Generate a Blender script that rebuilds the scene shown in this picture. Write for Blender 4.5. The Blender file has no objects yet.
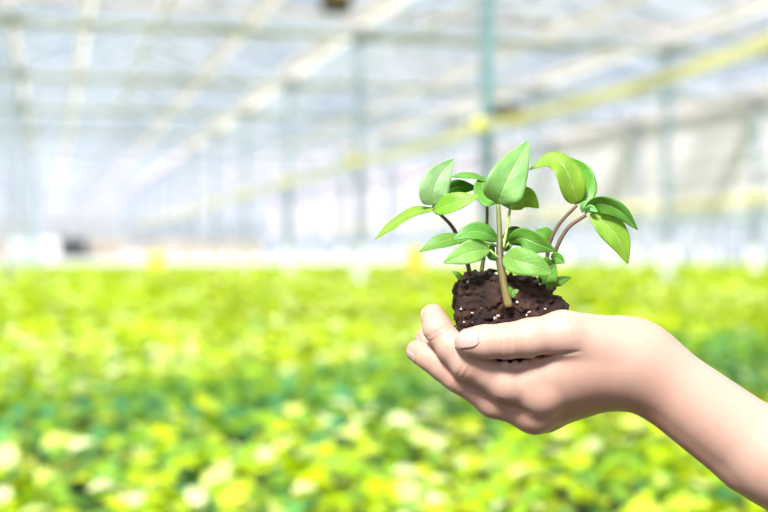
import bpy, math, random
import numpy as np
from mathutils import Vector, Matrix

random.seed(7)
RNG = np.random.default_rng(11)
scene = bpy.context.scene
COL = scene.collection

# ------------------------------------------------------------------ camera
F_PX = 1280.0
YAW = math.radians(14.63)
PITCH = math.radians(-0.27)
CAM_Z = 0.72
CA, SA = math.cos(YAW), math.sin(YAW)
FWD = np.array([SA * math.cos(PITCH), CA * math.cos(PITCH), math.sin(PITCH)])
RIGHT = np.array([CA, -SA, 0.0])
UPV = np.cross(RIGHT, FWD)
CAM = np.array([0.0, 0.0, CAM_Z])
D0 = 0.674                      # distance of the hand
PPM = F_PX / D0                 # pixels per metre at the hand

cd = bpy.data.cameras.new('camera')
cam = bpy.data.objects.new('camera', cd)
COL.objects.link(cam)
cam.matrix_world = Matrix(((RIGHT[0], UPV[0], -FWD[0], CAM[0]),
                           (RIGHT[1], UPV[1], -FWD[1], CAM[1]),
                           (RIGHT[2], UPV[2], -FWD[2], CAM[2]), (0, 0, 0, 1)))
cd.sensor_width = 36.0
cd.lens = 36.0 * F_PX / 768.0
cd.clip_start = 0.02
cd.clip_end = 600
cd.dof.use_dof = True
cd.dof.focus_distance = D0 - 0.004
cd.dof.aperture_fstop = 5.6
scene.camera = cam


def cm(px, py, z=0.0):
    """a point of the hand or plant: (pixel x, pixel y, depth offset in hand pixels) -> camera-aligned metres"""
    d = D0 + z / PPM
    return np.array([(px - 384) / F_PX * d, (256 - py) / F_PX * d, z / PPM])


def to_world(p):
    p = np.asarray(p, dtype=float).reshape(-1, 3)
    return CAM + p[:, :1] * RIGHT + p[:, 1:2] * UPV + (p[:, 2:3] + D0) * FWD


# ------------------------------------------------------------------ object helpers
def empty(name, loc, label=None, cat=None, group=None):
    o = bpy.data.objects.new(name, None)
    o.empty_display_size = 0.05
    o.location = loc
    COL.objects.link(o)
    tag(o, label, cat, group)
    return o


def tag(o, label=None, cat=None, group=None, kind=None):
    if label: o['label'] = label
    if cat: o['category'] = cat
    if group: o['group'] = group
    if kind: o['kind'] = kind
    return o


def mesh_obj(name, verts, faces, mat, parent=None, smooth=False, loc=None):
    """verts in world space (or local when parent/loc is given as an origin)"""
    verts = np.asarray(verts, dtype=float).reshape(-1, 3)
    org = np.zeros(3)
    if parent is not None:
        q = parent
        while q is not None:
            org = org + np.array(q.location)
            q = q.parent
    elif loc is not None:
        org = np.array(loc, dtype=float)
    me = bpy.data.meshes.new(name)
    me.from_pydata((verts - org).tolist(), [], faces if isinstance(faces, list) else faces.tolist())
    me.materials.append(mat)
    if smooth:
        me.polygons.foreach_set('use_smooth', [True] * len(me.polygons))
    me.update()
    o = bpy.data.objects.new(name, me)
    COL.objects.link(o)
    if parent is not None:
        o.parent = parent
    elif loc is not None:
        o.location = loc
    return o


class MB:
    """collects boxes / bars / tubes into one mesh"""
    def __init__(self):
        self.v, self.f = [], []

    def box(self, x0, x1, y0, y1, z0, z1):
        b = len(self.v)
        self.v += [(x0, y0, z0), (x1, y0, z0), (x1, y1, z0), (x0, y1, z0),
                   (x0, y0, z1), (x1, y0, z1), (x1, y1, z1), (x0, y1, z1)]
        self.f += [[b + i for i in q] for q in ((3, 2, 1, 0), (4, 5, 6, 7), (0, 1, 5, 4), (1, 2, 6, 5), (2, 3, 7, 6), (3, 0, 4, 7))]
        return self

    def tube(self, pts, radii, n=10, cap=True):
        pts = [np.asarray(p, float) for p in pts]
        if not hasattr(radii, '__len__'):
            radii = [radii] * len(pts)
        b = len(self.v)
        ref = None
        for i, p in enumerate(pts):
            t = pts[min(i + 1, len(pts) - 1)] - pts[max(i - 1, 0)]
            t = t / (np.linalg.norm(t) + 1e-12)
            if ref is None:
                ref = np.array([0, 0, 1.0]) if abs(t[2]) < 0.9 else np.array([1.0, 0, 0])
            u = np.cross(t, ref); u /= np.linalg.norm(u)
            w = np.cross(u, t); ref = w
            for k in range(n):
                a = 2 * math.pi * k / n
                self.v.append(tuple(p + radii[i] * (math.cos(a) * u + math.sin(a) * w)))
        for i in range(len(pts) - 1):
            for k in range(n):
                k2 = (k + 1) % n
                self.f.append([b + i * n + k, b + i * n + k2, b + (i + 1) * n + k2, b + (i + 1) * n + k])
        if cap:
            self.f.append([b + k for k in reversed(range(n))])
            e = b + (len(pts) - 1) * n
            self.f.append([e + k for k in range(n)])
        return self

    def build(self, name, mat, parent=None, smooth=False, loc=None):
        return mesh_obj(name, self.v, self.f, mat, parent, smooth, loc)


def copy_tree(o, parent=None):
    c = o.copy()
    COL.objects.link(c)
    if parent is not None:
        c.parent = parent
    for ch in list(o.children):
        copy_tree(ch, c)
    return c


# ------------------------------------------------------------------ materials
def new_mat(name):
    m = bpy.data.materials.new(name)
    m.use_nodes = True
    nt = m.node_tree
    nt.nodes.clear()
    out = nt.nodes.new('ShaderNodeOutputMaterial')
    return m, nt, out


def simple(name, col, rough=0.5, metal=0.0, var=0.06, scale=6.0, spec=0.5):
    m, nt, out = new_mat(name)
    N, L = nt.nodes, nt.links
    b = N.new('ShaderNodeBsdfPrincipled')
    b.inputs['Roughness'].default_value = rough
    b.inputs['Metallic'].default_value = metal
    b.inputs['Specular IOR Level'].default_value = spec
    tc = N.new('ShaderNodeTexCoord')
    no = N.new('ShaderNodeTexNoise'); no.inputs['Scale'].default_value = scale; no.inputs['Detail'].default_value = 4
    mix = N.new('ShaderNodeMixRGB')
    mix.inputs[1].default_value = (*[c * (1 - var) for c in col], 1)
    mix.inputs[2].default_value = (*[min(1, c * (1 + var)) for c in col], 1)
    L.new(tc.outputs['Object'], no.inputs['Vector'])
    L.new(no.outputs['Fac'], mix.inputs[0])
    L.new(mix.outputs[0], b.inputs['Base Color'])
    L.new(b.outputs[0], out.inputs[0])
    return m


def glass_mat(name, clear=(0.9, 0.93, 0.95), haze=(0.75, 0.8, 0.85), lo=0.15, hi=0.75, cell=(1.0, 1.0, 1.0)):
    """greenhouse glass: clear panes and whitewashed panes, chosen pane by pane"""
    m, nt, out = new_mat(name)
    N, L = nt.nodes, nt.links
    tr = N.new('ShaderNodeBsdfTransparent'); tr.inputs[0].default_value = (*clear, 1)
    tl = N.new('ShaderNodeBsdfTranslucent'); tl.inputs[0].default_value = (*haze, 1)
    df = N.new('ShaderNodeBsdfDiffuse'); df.inputs[0].default_value = (*haze, 1)
    m1 = N.new('ShaderNodeMixShader'); m1.inputs[0].default_value = 0.35
    L.new(tl.outputs[0], m1.inputs[1]); L.new(df.outputs[0], m1.inputs[2])
    at = N.new('ShaderNodeAttribute'); at.attribute_name = 'pane'
    tc = N.new('ShaderNodeTexCoord')
    no = N.new('ShaderNodeTexNoise'); no.inputs['Scale'].default_value = 0.6; no.inputs['Detail'].default_value = 3
    L.new(tc.outputs['Object'], no.inputs['Vector'])
    ad = N.new('ShaderNodeMath'); ad.operation = 'MULTIPLY_ADD'; ad.inputs[1].default_value = 0.5; ad.inputs[2].default_value = -0.25
    L.new(no.outputs['Fac'], ad.inputs[0])
    ad2 = N.new('ShaderNodeMath'); ad2.operation = 'ADD'
    L.new(at.outputs['Fac'], ad2.inputs[0]); L.new(ad.outputs[0], ad2.inputs[1])
    mr = N.new('ShaderNodeMapRange'); mr.inputs['From Min'].default_value = 0.5; mr.inputs['From Max'].default_value = 1.0; mr.inputs['To Min'].default_value = lo; mr.inputs['To Max'].default_value = hi
    L.new(ad2.outputs[0], mr.inputs['Value'])
    mx = N.new('ShaderNodeMixShader')
    L.new(mr.outputs[0], mx.inputs[0]); L.new(tr.outputs[0], mx.inputs[1]); L.new(m1.outputs[0], mx.inputs[2])
    gl = N.new('ShaderNodeBsdfGlossy'); gl.inputs['Roughness'].default_value = 0.05
    m3 = N.new('ShaderNodeMixShader'); m3.inputs[0].default_value = 0.05
    L.new(mx.outputs[0], m3.inputs[1]); L.new(gl.outputs[0], m3.inputs[2])
    L.new(m3.outputs[0], out.inputs[0])
    return m


def cloth_mat(name, col, trans=0.5):
    m, nt, out = new_mat(name)
    N, L = nt.nodes, nt.links
    df = N.new('ShaderNodeBsdfDiffuse'); tl = N.new('ShaderNodeBsdfTranslucent')
    tc = N.new('ShaderNodeTexCoord')
    wv = N.new('ShaderNodeTexNoise'); wv.inputs['Scale'].default_value = 2.0
    mp = N.new('ShaderNodeMapping'); mp.inputs['Scale'].default_value = (1, 0.15, 4)
    L.new(tc.outputs['Object'], mp.inputs[0]); L.new(mp.outputs[0], wv.inputs['Vector'])
    mix = N.new('ShaderNodeMixRGB'); mix.inputs[1].default_value = (*[c * 0.9 for c in col], 1); mix.inputs[2].default_value = (*col, 1)
    L.new(wv.outputs['Fac'], mix.inputs[0])
    L.new(mix.outputs[0], df.inputs[0]); L.new(mix.outputs[0], tl.inputs[0])
    mx = N.new('ShaderNodeMixShader'); mx.inputs[0].default_value = trans
    L.new(df.outputs[0], mx.inputs[1]); L.new(tl.outputs[0], mx.inputs[2]); L.new(mx.outputs[0], out.inputs[0])
    return m


def crop_leaf_mat(name):
    m, nt, out = new_mat(name)
    N, L = nt.nodes, nt.links
    at = N.new('ShaderNodeAttribute'); at.attribute_name = 'tone'
    oi = N.new('ShaderNodeObjectInfo')
    ad = N.new('ShaderNodeMath'); ad.operation = 'MULTIPLY_ADD'; ad.inputs[1].default_value = 0.3; ad.inputs[2].default_value = -0.15
    L.new(oi.outputs['Random'], ad.inputs[0])
    ad2 = N.new('ShaderNodeMath'); ad2.operation = 'ADD'; L.new(ad.outputs[0], ad2.inputs[0]); L.new(at.outputs['Fac'], ad2.inputs[1])
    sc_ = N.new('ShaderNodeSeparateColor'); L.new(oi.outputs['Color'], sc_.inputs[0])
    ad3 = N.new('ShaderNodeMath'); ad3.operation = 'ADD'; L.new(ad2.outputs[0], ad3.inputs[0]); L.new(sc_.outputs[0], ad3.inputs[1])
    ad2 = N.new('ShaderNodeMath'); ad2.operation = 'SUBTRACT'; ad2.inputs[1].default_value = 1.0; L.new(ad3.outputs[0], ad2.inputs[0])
    cr = N.new('ShaderNodeValToRGB')
    e = cr.color_ramp.elements
    e[0].position = 0.0; e[0].color = (0.12, 0.45, 0.19, 1)  # blue-green end, takes the shade band painted into the crop
    e[1].position = 0.95; e[1].color = (0.88, 0.93, 0.50, 1)  # palest leaves: new growth, and sky highlights painted into the colour
    k = cr.color_ramp.elements.new(0.45); k.color = (0.40, 0.66, 0.003, 1)
    k = cr.color_ramp.elements.new(0.82); k.color = (0.73, 0.83, 0.015, 1)
    L.new(ad2.outputs[0], cr.inputs[0])
    b = N.new('ShaderNodeBsdfPrincipled'); b.inputs['Roughness'].default_value = 0.33
    b.inputs['Specular IOR Level'].default_value = 0.25
    tl = N.new('ShaderNodeBsdfTranslucent')
    L.new(cr.outputs[0], b.inputs['Base Color'])
    yl = N.new('ShaderNodeMixRGB'); yl.blend_type = 'MULTIPLY'; yl.inputs[0].default_value = 1; yl.inputs[2].default_value = (1.25, 1.10, 0.3, 1)
    L.new(cr.outputs[0], yl.inputs[1]); L.new(yl.outputs[0], tl.inputs[0])
    mx = N.new('ShaderNodeMixShader'); mx.inputs[0].default_value = 0.33
    L.new(b.outputs[0], mx.inputs[1]); L.new(tl.outputs[0], mx.inputs[2]); L.new(mx.outputs[0], out.inputs[0])
    return m


def seedling_leaf_mat(name):
    m, nt, out = new_mat(name)
    N, L = nt.nodes, nt.links
    oi = N.new('ShaderNodeObjectInfo')
    uv = N.new('ShaderNodeUVMap')
    sx = N.new('ShaderNodeSeparateXYZ'); L.new(uv.outputs[0], sx.inputs[0])

    def math_(op, a=None, b=None, c=None):
        n = N.new('ShaderNodeMath'); n.operation = op
        for i, q in enumerate((a, b, c)):
            if q is None: continue
            if isinstance(q, (int, float)): n.inputs[i].default_value = q
            else: L.new(q, n.inputs[i])
        return n.outputs[0]
    side = math_('ABSOLUTE', math_('SUBTRACT', sx.outputs[0], 0.5))          # 0 at midrib .. .5 at margin
    rib = math_('SMOOTH_MIN', 1.0, math_('MULTIPLY', side, 28.0), 0.2)        # 0 on the midrib
    # side veins slant towards the tip
    ph = math_('SUBTRACT', math_('MULTIPLY', sx.outputs[1], 7.0), math_('MULTIPLY', side, 5.0))
    fr = math_('ABSOLUTE', math_('SUBTRACT', math_('FRACT', ph), 0.5))
    vein = math_('MINIMUM', 1.0, math_('MULTIPLY', fr, 7.0))
    vmask = math_('MULTIPLY', math_('SUBTRACT', 1.0, vein), math_('SUBTRACT', 1.0, math_('MULTIPLY', side, 1.6)))
    amt = math_('MINIMUM', 1.0, math_('ADD', math_('SUBTRACT', 1.0, rib), math_('MULTIPLY', vmask, 0.3)))
    tc = N.new('ShaderNodeTexCoord')
    no = N.new('ShaderNodeTexNoise'); no.inputs['Scale'].default_value = 130; no.inputs['Detail'].default_value = 5
    L.new(tc.outputs['Object'], no.inputs['Vector'])
    base = N.new('ShaderNodeMixRGB'); base.blend_type = 'MULTIPLY'; base.inputs[0].default_value = 0.6
    L.new(oi.outputs['Color'], base.inputs[1])
    cr = N.new('ShaderNodeValToRGB')
    cr.color_ramp.elements[0].position = 0.3; cr.color_ramp.elements[0].color = (0.55, 0.7, 0.5, 1)
    cr.color_ramp.elements[1].position = 0.7; cr.color_ramp.elements[1].color = (1, 1, 1, 1)
    L.new(no.outputs['Fac'], cr.inputs[0]); L.new(cr.outputs[0], base.inputs[2])
    vc = N.new('ShaderNodeMixRGB'); vc.inputs[2].default_value = (0.62, 0.80, 0.36, 1)
    L.new(math_('MULTIPLY', amt, 0.55), vc.inputs[0]); L.new(base.outputs[0], vc.inputs[1])
    b = N.new('ShaderNodeBsdfPrincipled'); b.inputs['Roughness'].default_value = 0.42
    b.inputs['Specular IOR Level'].default_value = 0.55
    L.new(vc.outputs[0], b.inputs['Base Color'])
    bp = N.new('ShaderNodeBump'); bp.inputs['Strength'].default_value = 0.5; bp.inputs['Distance'].default_value = 0.0006
    L.new(math_('MULTIPLY', amt, -1.0), bp.inputs['Height']); L.new(bp.outputs[0], b.inputs['Normal'])
    tl = N.new('ShaderNodeBsdfTranslucent')
    yl = N.new('ShaderNodeMixRGB'); yl.blend_type = 'MULTIPLY'; yl.inputs[0].default_value = 1; yl.inputs[2].default_value = (1.5, 1.2, 0.25, 1)
    L.new(vc.outputs[0], yl.inputs[1]); L.new(yl.outputs[0], tl.inputs[0])
    mx = N.new('ShaderNodeMixShader'); mx.inputs[0].default_value = 0.42
    L.new(b.outputs[0], mx.inputs[1]); L.new(tl.outputs[0], mx.inputs[2]); L.new(mx.outputs[0], out.inputs[0])
    return m


def skin_mat(name):
    m, nt, out = new_mat(name)
    N, L = nt.nodes, nt.links
    b = N.new('ShaderNodeBsdfPrincipled')
    tc = N.new('ShaderNodeTexCoord')
    n1 = N.new('ShaderNodeTexNoise'); n1.inputs['Scale'].default_value = 45; n1.inputs['Detail'].default_value = 4
    n2 = N.new('ShaderNodeTexNoise'); n2.inputs['Scale'].default_value = 900; n2.inputs['Detail'].default_value = 3
    L.new(tc.outputs['Object'], n1.inputs['Vector']); L.new(tc.outputs['Object'], n2.inputs['Vector'])
    mix = N.new('ShaderNodeMixRGB')
    mix.inputs[1].default_value = (0.58, 0.345, 0.265, 1)
    mix.inputs[2].default_value = (0.64, 0.42, 0.34, 1)
    L.new(n1.outputs['Fac'], mix.inputs[0])
    at = N.new('ShaderNodeAttribute'); at.attribute_name = 'flush_shade'
    m2 = N.new('ShaderNodeMixRGB'); m2.inputs[2].default_value = (0.60, 0.25, 0.17, 1)
    n3 = N.new('ShaderNodeTexNoise'); n3.inputs['Scale'].default_value = 190; n3.inputs['Detail'].default_value = 5
    L.new(tc.outputs['Object'], n3.inputs['Vector'])
    mt = N.new('ShaderNodeMath'); mt.operation = 'MULTIPLY_ADD'; mt.inputs[1].default_value = 1.1; mt.inputs[2].default_value = 0.55
    L.new(n3.outputs['Fac'], mt.inputs[0])
    mu = N.new('ShaderNodeMath'); mu.operation = 'MULTIPLY'; mu.use_clamp = True
    L.new(at.outputs['Fac'], mu.inputs[0]); L.new(mt.outputs[0], mu.inputs[1])
    ma = N.new('ShaderNodeMath'); ma.operation = 'MULTIPLY_ADD'; ma.inputs[1].default_value = 0.25; ma.use_clamp = True
    sb_ = N.new('ShaderNodeMath'); sb_.operation = 'SUBTRACT'; sb_.inputs[1].default_value = 0.45; sb_.use_clamp = True
    L.new(n3.outputs['Fac'], sb_.inputs[0]); L.new(sb_.outputs[0], ma.inputs[0]); L.new(mu.outputs[0], ma.inputs[2])
    L.new(ma.outputs[0], m2.inputs[0]); L.new(mix.outputs[0], m2.inputs[1])
    L.new(m2.outputs[0], b.inputs['Base Color'])
    b.inputs['Roughness'].default_value = 0.5
    b.inputs['Specular IOR Level'].default_value = 0.4
    b.inputs['Subsurface Weight'].default_value = 0.35
    b.inputs['Subsurface Radius'].default_value = (1.0, 0.35, 0.2)
    b.inputs['Subsurface Scale'].default_value = 0.004
    bp = N.new('ShaderNodeBump'); bp.inputs['Strength'].default_value = 0.12; bp.inputs['Distance'].default_value = 0.0005
    L.new(n2.outputs['Fac'], bp.inputs['Height']); L.new(bp.outputs[0], b.inputs['Normal'])
    L.new(b.outputs[0], out.inputs[0])
    return m


def soil_mat(name):
    m, nt, out = new_mat(name)
    N, L = nt.nodes, nt.links
    b = N.new('ShaderNodeBsdfPrincipled'); b.inputs['Roughness'].default_value = 0.9
    tc = N.new('ShaderNodeTexCoord')
    n1 = N.new('ShaderNodeTexNoise'); n1.inputs['Scale'].default_value = 160; n1.inputs['Detail'].default_value = 6
    n2 = N.new('ShaderNodeTexNoise'); n2.inputs['Scale'].default_value = 50; n2.inputs['Detail'].default_value = 4
    L.new(tc.outputs['Object'], n1.inputs['Vector']); L.new(tc.outputs['Object'], n2.inputs['Vector'])
    cr = N.new('ShaderNodeValToRGB')
    cr.color_ramp.elements[0].position = 0.35; cr.color_ramp.elements[0].color = (0.010, 0.004, 0.002, 1)
    cr.color_ramp.elements[1].position = 0.72; cr.color_ramp.elements[1].color = (0.085, 0.034, 0.018, 1)
    k = cr.color_ramp.elements.new(0.52); k.color = (0.026, 0.010, 0.006, 1)
    ad = N.new('ShaderNodeMixRGB'); ad.inputs[0].default_value = 0.5
    L.new(n1.outputs['Fac'], ad.inputs[1]); L.new(n2.outputs['Fac'], ad.inputs[2])
    L.new(ad.outputs[0], cr.inputs[0]); L.new(cr.outputs[0], b.inputs['Base Color'])
    bp = N.new('ShaderNodeBump'); bp.inputs['Strength'].default_value = 0.8; bp.inputs['Distance'].default_value = 0.001
    L.new(n1.outputs['Fac'], bp.inputs['Height']); L.new(bp.outputs[0], b.inputs['Normal'])
    L.new(b.outputs[0], out.inputs[0])
    return m


def stem_mat(name):
    """woody straw-brown foot, purplish brown middle, green top (object z = height above the plug's base)"""
    m, nt, out = new_mat(name)
    N, L = nt.nodes, nt.links
    b = N.new('ShaderNodeBsdfPrincipled'); b.inputs['Roughness'].default_value = 0.5
    tc = N.new('ShaderNodeTexCoord')
    sx = N.new('ShaderNodeSeparateXYZ'); L.new(tc.outputs['Object'], sx.inputs[0])
    no = N.new('ShaderNodeTexNoise'); no.inputs['Scale'].default_value = 1.0; no.inputs['Detail'].default_value = 4
    mp = N.new('ShaderNodeMapping'); mp.inputs['Scale'].default_value = (900, 900, 120)
    L.new(tc.outputs['Object'], mp.inputs[0]); L.new(mp.outputs[0], no.inputs['Vector'])
    mr = N.new('ShaderNodeMapRange'); mr.inputs['From Min'].default_value = 0.03; mr.inputs['From Max'].default_value = 0.086
    L.new(sx.outputs[2], mr.inputs['Value'])
    cr = N.new('ShaderNodeValToRGB'); e = cr.color_ramp.elements
    e[0].position = 0.0; e[0].color = (0.30, 0.23, 0.07, 1)
    e[1].position = 1.0; e[1].color = (0.24, 0.30, 0.06, 1)
    k = e.new(0.32); k.color = (0.20, 0.16, 0.05, 1)
    k = e.new(0.55); k.color = (0.12, 0.085, 0.04, 1)
    k = e.new(0.72); k.color = (0.16, 0.17, 0.045, 1)
    L.new(mr.outputs[0], cr.inputs[0])
    mu = N.new('ShaderNodeMixRGB'); mu.blend_type = 'MULTIPLY'; mu.inputs[0].default_value = 0.7
    c2 = N.new('ShaderNodeValToRGB'); c2.color_ramp.elements[0].position = .3; c2.color_ramp.elements[0].color = (.5, .5, .5, 1); c2.color_ramp.elements[1].position = .65
    L.new(no.outputs['Fac'], c2.inputs[0]); L.new(cr.outputs[0], mu.inputs[1]); L.new(c2.outputs[0], mu.inputs[2])
    L.new(mu.outputs[0], b.inputs['Base Color']); L.new(b.outputs[0], out.inputs[0])
    return m


M = dict(
    stem_main=stem_mat('stem_main'),
    skin=skin_mat('skin'),
    nail=simple('nail', (0.60, 0.38, 0.34), 0.25, var=0.03, scale=80),
    soil=soil_mat('potting_soil'),
    perlite=simple('perlite', (0.62, 0.52, 0.44), 0.8),
    leaf=seedling_leaf_mat('seedling_leaf'),
    stem_brown=simple('stem_brown', (0.23, 0.19, 0.06), 0.5, var=0.35, scale=120),
    stem_dark=simple('stem_dark', (0.16, 0.10, 0.055), 0.5, var=0.3, scale=120),
    stem_green=simple('stem_green', (0.36, 0.48, 0.10), 0.5, var=0.2, scale=120),
    crop=crop_leaf_mat('crop_leaf'),
    crop_stem=simple('crop_stem', (0.20, 0.30, 0.06), 0.6),
    ground=simple('ground_soil', (0.035, 0.03, 0.022), 0.95, var=0.4, scale=3),
    concrete=simple('concrete', (0.72, 0.71, 0.68), 0.7, var=0.06, scale=0.5),
    steel=simple('steel_blue', (0.34, 0.40, 0.46), 0.45, 0.2, var=0.12, scale=2),
    teal=simple('steel_teal', (0.17, 0.29, 0.32), 0.45, 0.1, var=0.12, scale=2),
    cream=simple('cream_paint', (0.90, 0.83, 0.88), 0.45, var=0.03, scale=1),
    white=simple('white_paint', (0.86, 0.86, 0.85), 0.5, var=0.03, scale=1),
    alu=simple('aluminium', (0.46, 0.51, 0.58), 0.5, 0.2, var=0.05, scale=1),
    tape=cloth_mat('pale_yellow_tape', (0.95, 0.91, 0.55), 0.5),
    truss=simple('truss_paint', (0.38, 0.42, 0.52), 0.5, var=0.05, scale=1),
    yellow=simple('yellow_tape', (0.92, 0.80, 0.10), 0.4, var=0.08, scale=3),
    ochre=simple('ochre_box', (0.36, 0.22, 0.03), 0.5, var=0.1),
    brown=simple('brown_box', (0.06, 0.04, 0.025), 0.5, var=0.1),
    dark=simple('dark_gate', (0.045, 0.045, 0.05), 0.6, var=0.2),
    tan=simple('tan_wall', (0.42, 0.35, 0.28), 0.7, var=0.15, scale=0.6),
    roofglass=glass_mat('roof_glass', (0.93, 0.95, 0.97), (0.66, 0.72, 0.82), 0.0, 0.30),
    wallglass=glass_mat('wall_glass', (0.93, 0.95, 0.96), (0.74, 0.76, 0.80), 0.1, 0.3),
    plastic=cloth_mat('white_plastic', (0.98, 0.89, 0.90), 0.55),
    curtain=cloth_mat('curtain_cloth', (0.98, 0.92, 0.96), 0.3),
    blocker=cloth_mat('blocker_cloth', (0.80, 0.80, 0.86), 0.3),
    paleblue=simple('pale_blue_pipe', (0.62, 0.74, 0.86), 0.4),
)

# ------------------------------------------------------------------ setting: floor, walls, roof
XL, XR = -13.38, 29.62
YB, YE = -7.0, 120.0
Y_CROP = 35.2
CANOPY = 0.30
GUT = [-0.48 + 4.30 * k for k in range(-3, 8)]
Z_GUT = 3.55
Z_RIDGE = 4.38
COL_Y = [10.95 + 4.93 * k for k in range(-3, 23)]

tag(MB().box(XL, XR, YB, Y_CROP, -0.2, 0.0).build('floor', M['ground']), 'dark soil bed under the green crop', 'floor', kind='structure')
tag(MB().box(XL, XR, Y_CROP, YE, -0.2, 0.0).build('floor', M['concrete']), 'pale concrete floor beyond the crop', 'floor', kind='structure')


def pane_mesh(name, quads, mat, kind_label):
    v, f, val = [], [], []
    for q in quads:
        b = len(v)
        v += q
        f.append([b, b + 1, b + 2, b + 3])
        val.append(random.random())
    o = mesh_obj(name, v, f, mat)
    a = o.data.attributes.new('pane', 'FLOAT', 'FACE')
    a.data.foreach_set('value', val)
    sol = o.modifiers.new('thickness', 'SOLIDIFY'); sol.thickness = 0.006
    tag(o, kind_label[0], kind_label[1], kind='structure')
    return o


# roof panes (two slopes per span), some of them opened as vents
quads, bars = [], MB()
ridge_caps = MB()
for i in range(len(GUT) - 1):
    x0, x1 = GUT[i], GUT[i + 1]
    xm = (x0 + x1) / 2
    zg = Z_GUT + 0.12
    y = YB
    step = 1.2325
    while y < YE - 0.01:
        ya, yb = y, min(y + step, YE)
        near = ya < 70
        quads.append([(x0, ya, zg), (xm, ya, Z_RIDGE), (xm, yb, Z_RIDGE), (x0, yb, zg)])
        quads.append([(xm, ya, Z_RIDGE), (x1, ya, zg), (x1, yb, zg), (xm, yb, Z_RIDGE)])
        bars.tube([(x0, ya, zg - 0.03), (xm, ya, Z_RIDGE - 0.03), (x1, ya, zg - 0.03)], 0.03, 4, cap=False)
        y += step
    ridge_caps.box(xm - 0.05, xm + 0.05, YB, YE, Z_RIDGE - 0.05, Z_RIDGE + 0.03)
ceil = pane_mesh('ceiling', quads, M['roofglass'], ('peaked glass greenhouse roof of many panes', 'roof'))
bars.build('glazing_bar', M['alu'], ceil)
ridge_caps.build('ridge_bar', M['cream'], ceil)


def glass_wall(name, along, c, lo, hi, ztop, label, step=1.2325, zs=(0.0, 1.2, 2.4)):
    q = []
    fr = MB()
    zz = list(zs) + [ztop]
    t = lo
    while t < hi - 0.01:
        t2 = min(t + step, hi)
        for z0, z1 in zip(zz[:-1], zz[1:]):
            if along == 'y':
                q.append([(c, t, z0), (c, t2, z0), (c, t2, z1), (c, t, z1)])
            else:
                q.append([(t, c, z0), (t2, c, z0), (t2, c, z1), (t, c, z1)])
        if along == 'y': fr.box(c - 0.03, c + 0.03, t - 0.025, t + 0.025, 0, ztop)
        else: fr.box(t - 0.025, t + 0.025, c - 0.03, c + 0.03, 0, ztop)
        t = t2
    for z in zz:
        if along == 'y': fr.box(c - 0.035, c + 0.035, lo, hi, max(0, z - 0.03), z + 0.03)
        else: fr.box(lo, hi, c - 0.035, c + 0.035, max(0, z - 0.03), z + 0.03)
    w = pane_mesh(name, q, M['wallglass'], (label, 'wall'))
    fr.build('wall_frame', M['white'], w)
    return w


glass_wall('wall_right', 'y', XR, YB, YE, Z_GUT + .12, 'glass side wall beyond the rows of columns')
glass_wall('wall_left', 'y', XL, YB, YE, Z_GUT + .12, 'glass side wall outside the frame')
glass_wall('wall_front', 'x', YB, XL, XR, Z_GUT + .12, 'glass gable wall behind the viewer')
ew = glass_wall('wall_end', 'x', YE, XL, XR, Z_GUT + .12, 'pale glass end wall at the far end of the greenhouse')


def at_end(px, depth_y):
    """world x on a transverse plane y = depth_y seen at pixel column px"""
    t = (px - 384) / F_PX
    # x_c = X CA - Y SA ; z_c = X SA + Y CA
    return depth_y * (t * CA + SA) / (CA - t * SA)


# low tan wall, white roller door and dark gateway in front of the end wall
xa, xb = at_end(88, YE - 0.8), at_end(262, YE - 0.8)
mb = MB().box(xa, xb, YE - 1.0, YE - 0.6, 0, 1.70)
k = mb.build('wall_end_low', M['tan']); tag(k, 'low tan wall along the far end of the greenhouse', 'wall', kind='structure')
xa, xb = at_end(8, YE - 2), at_end(59, YE - 2)
d1 = MB().box(xa, xb, YE - 2.3, YE - 1.7, 0, 1.60).build('door_1', M['white'])
tag(d1, 'white sliding door at the far end', 'door', kind='structure')
mb = MB()
for z in (0.4, 0.8, 1.2):
    mb.box(xa, xb, YE - 2.34, YE - 2.3, z - 0.02, z + 0.02)
mb.build('door_rail', M['alu'], d1)
xa, xb = at_end(59.5, YE - 2), at_end(86, YE - 2)
d2 = MB().box(xa, xb, YE - 2.3, YE - 1.9, 0, 1.65).build('door_2', M['dark'])
tag(d2, 'dark gateway at the far end beside the white door', 'door', kind='structure')
MB().box(xa - .1, xb + .1, YE - 2.4, YE - 1.8, 1.65, 1.8).build('door_lintel', M['brown'], d2)
xa, xb = at_end(-20, YE - 2), at_end(7, YE - 2)
tag(MB().box(xa, xb, YE - 1.0, YE - 0.6, 0, 1.55).build('wall_end_low', M['tan']), 'low tan wall left of the white door', 'wall', kind='structure')

# ------------------------------------------------------------------ gutters, trusses, pipes, added shade blockers
def trough(gx, z, hw, h):
    """an open channel of one folded plastic sheet"""
    m = MB()
    prof = [(-hw - .012, h), (-hw, h - .01), (-hw, .03), (-hw + .03, 0), (hw - .03, 0), (hw, .03), (hw, h - .01), (hw + .012, h)]
    ys = [YB + .05 + (YE - YB - .1) * q / 60 for q in range(61)]
    for y in ys:
        m.v += [(gx + a, y, z + b) for a, b in prof]
    n = len(prof)
    for q in range(60):
        for k in range(n - 1):
            m.f.append([q * n + k, q * n + k + 1, (q + 1) * n + k + 1, (q + 1) * n + k])
    return m


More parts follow.
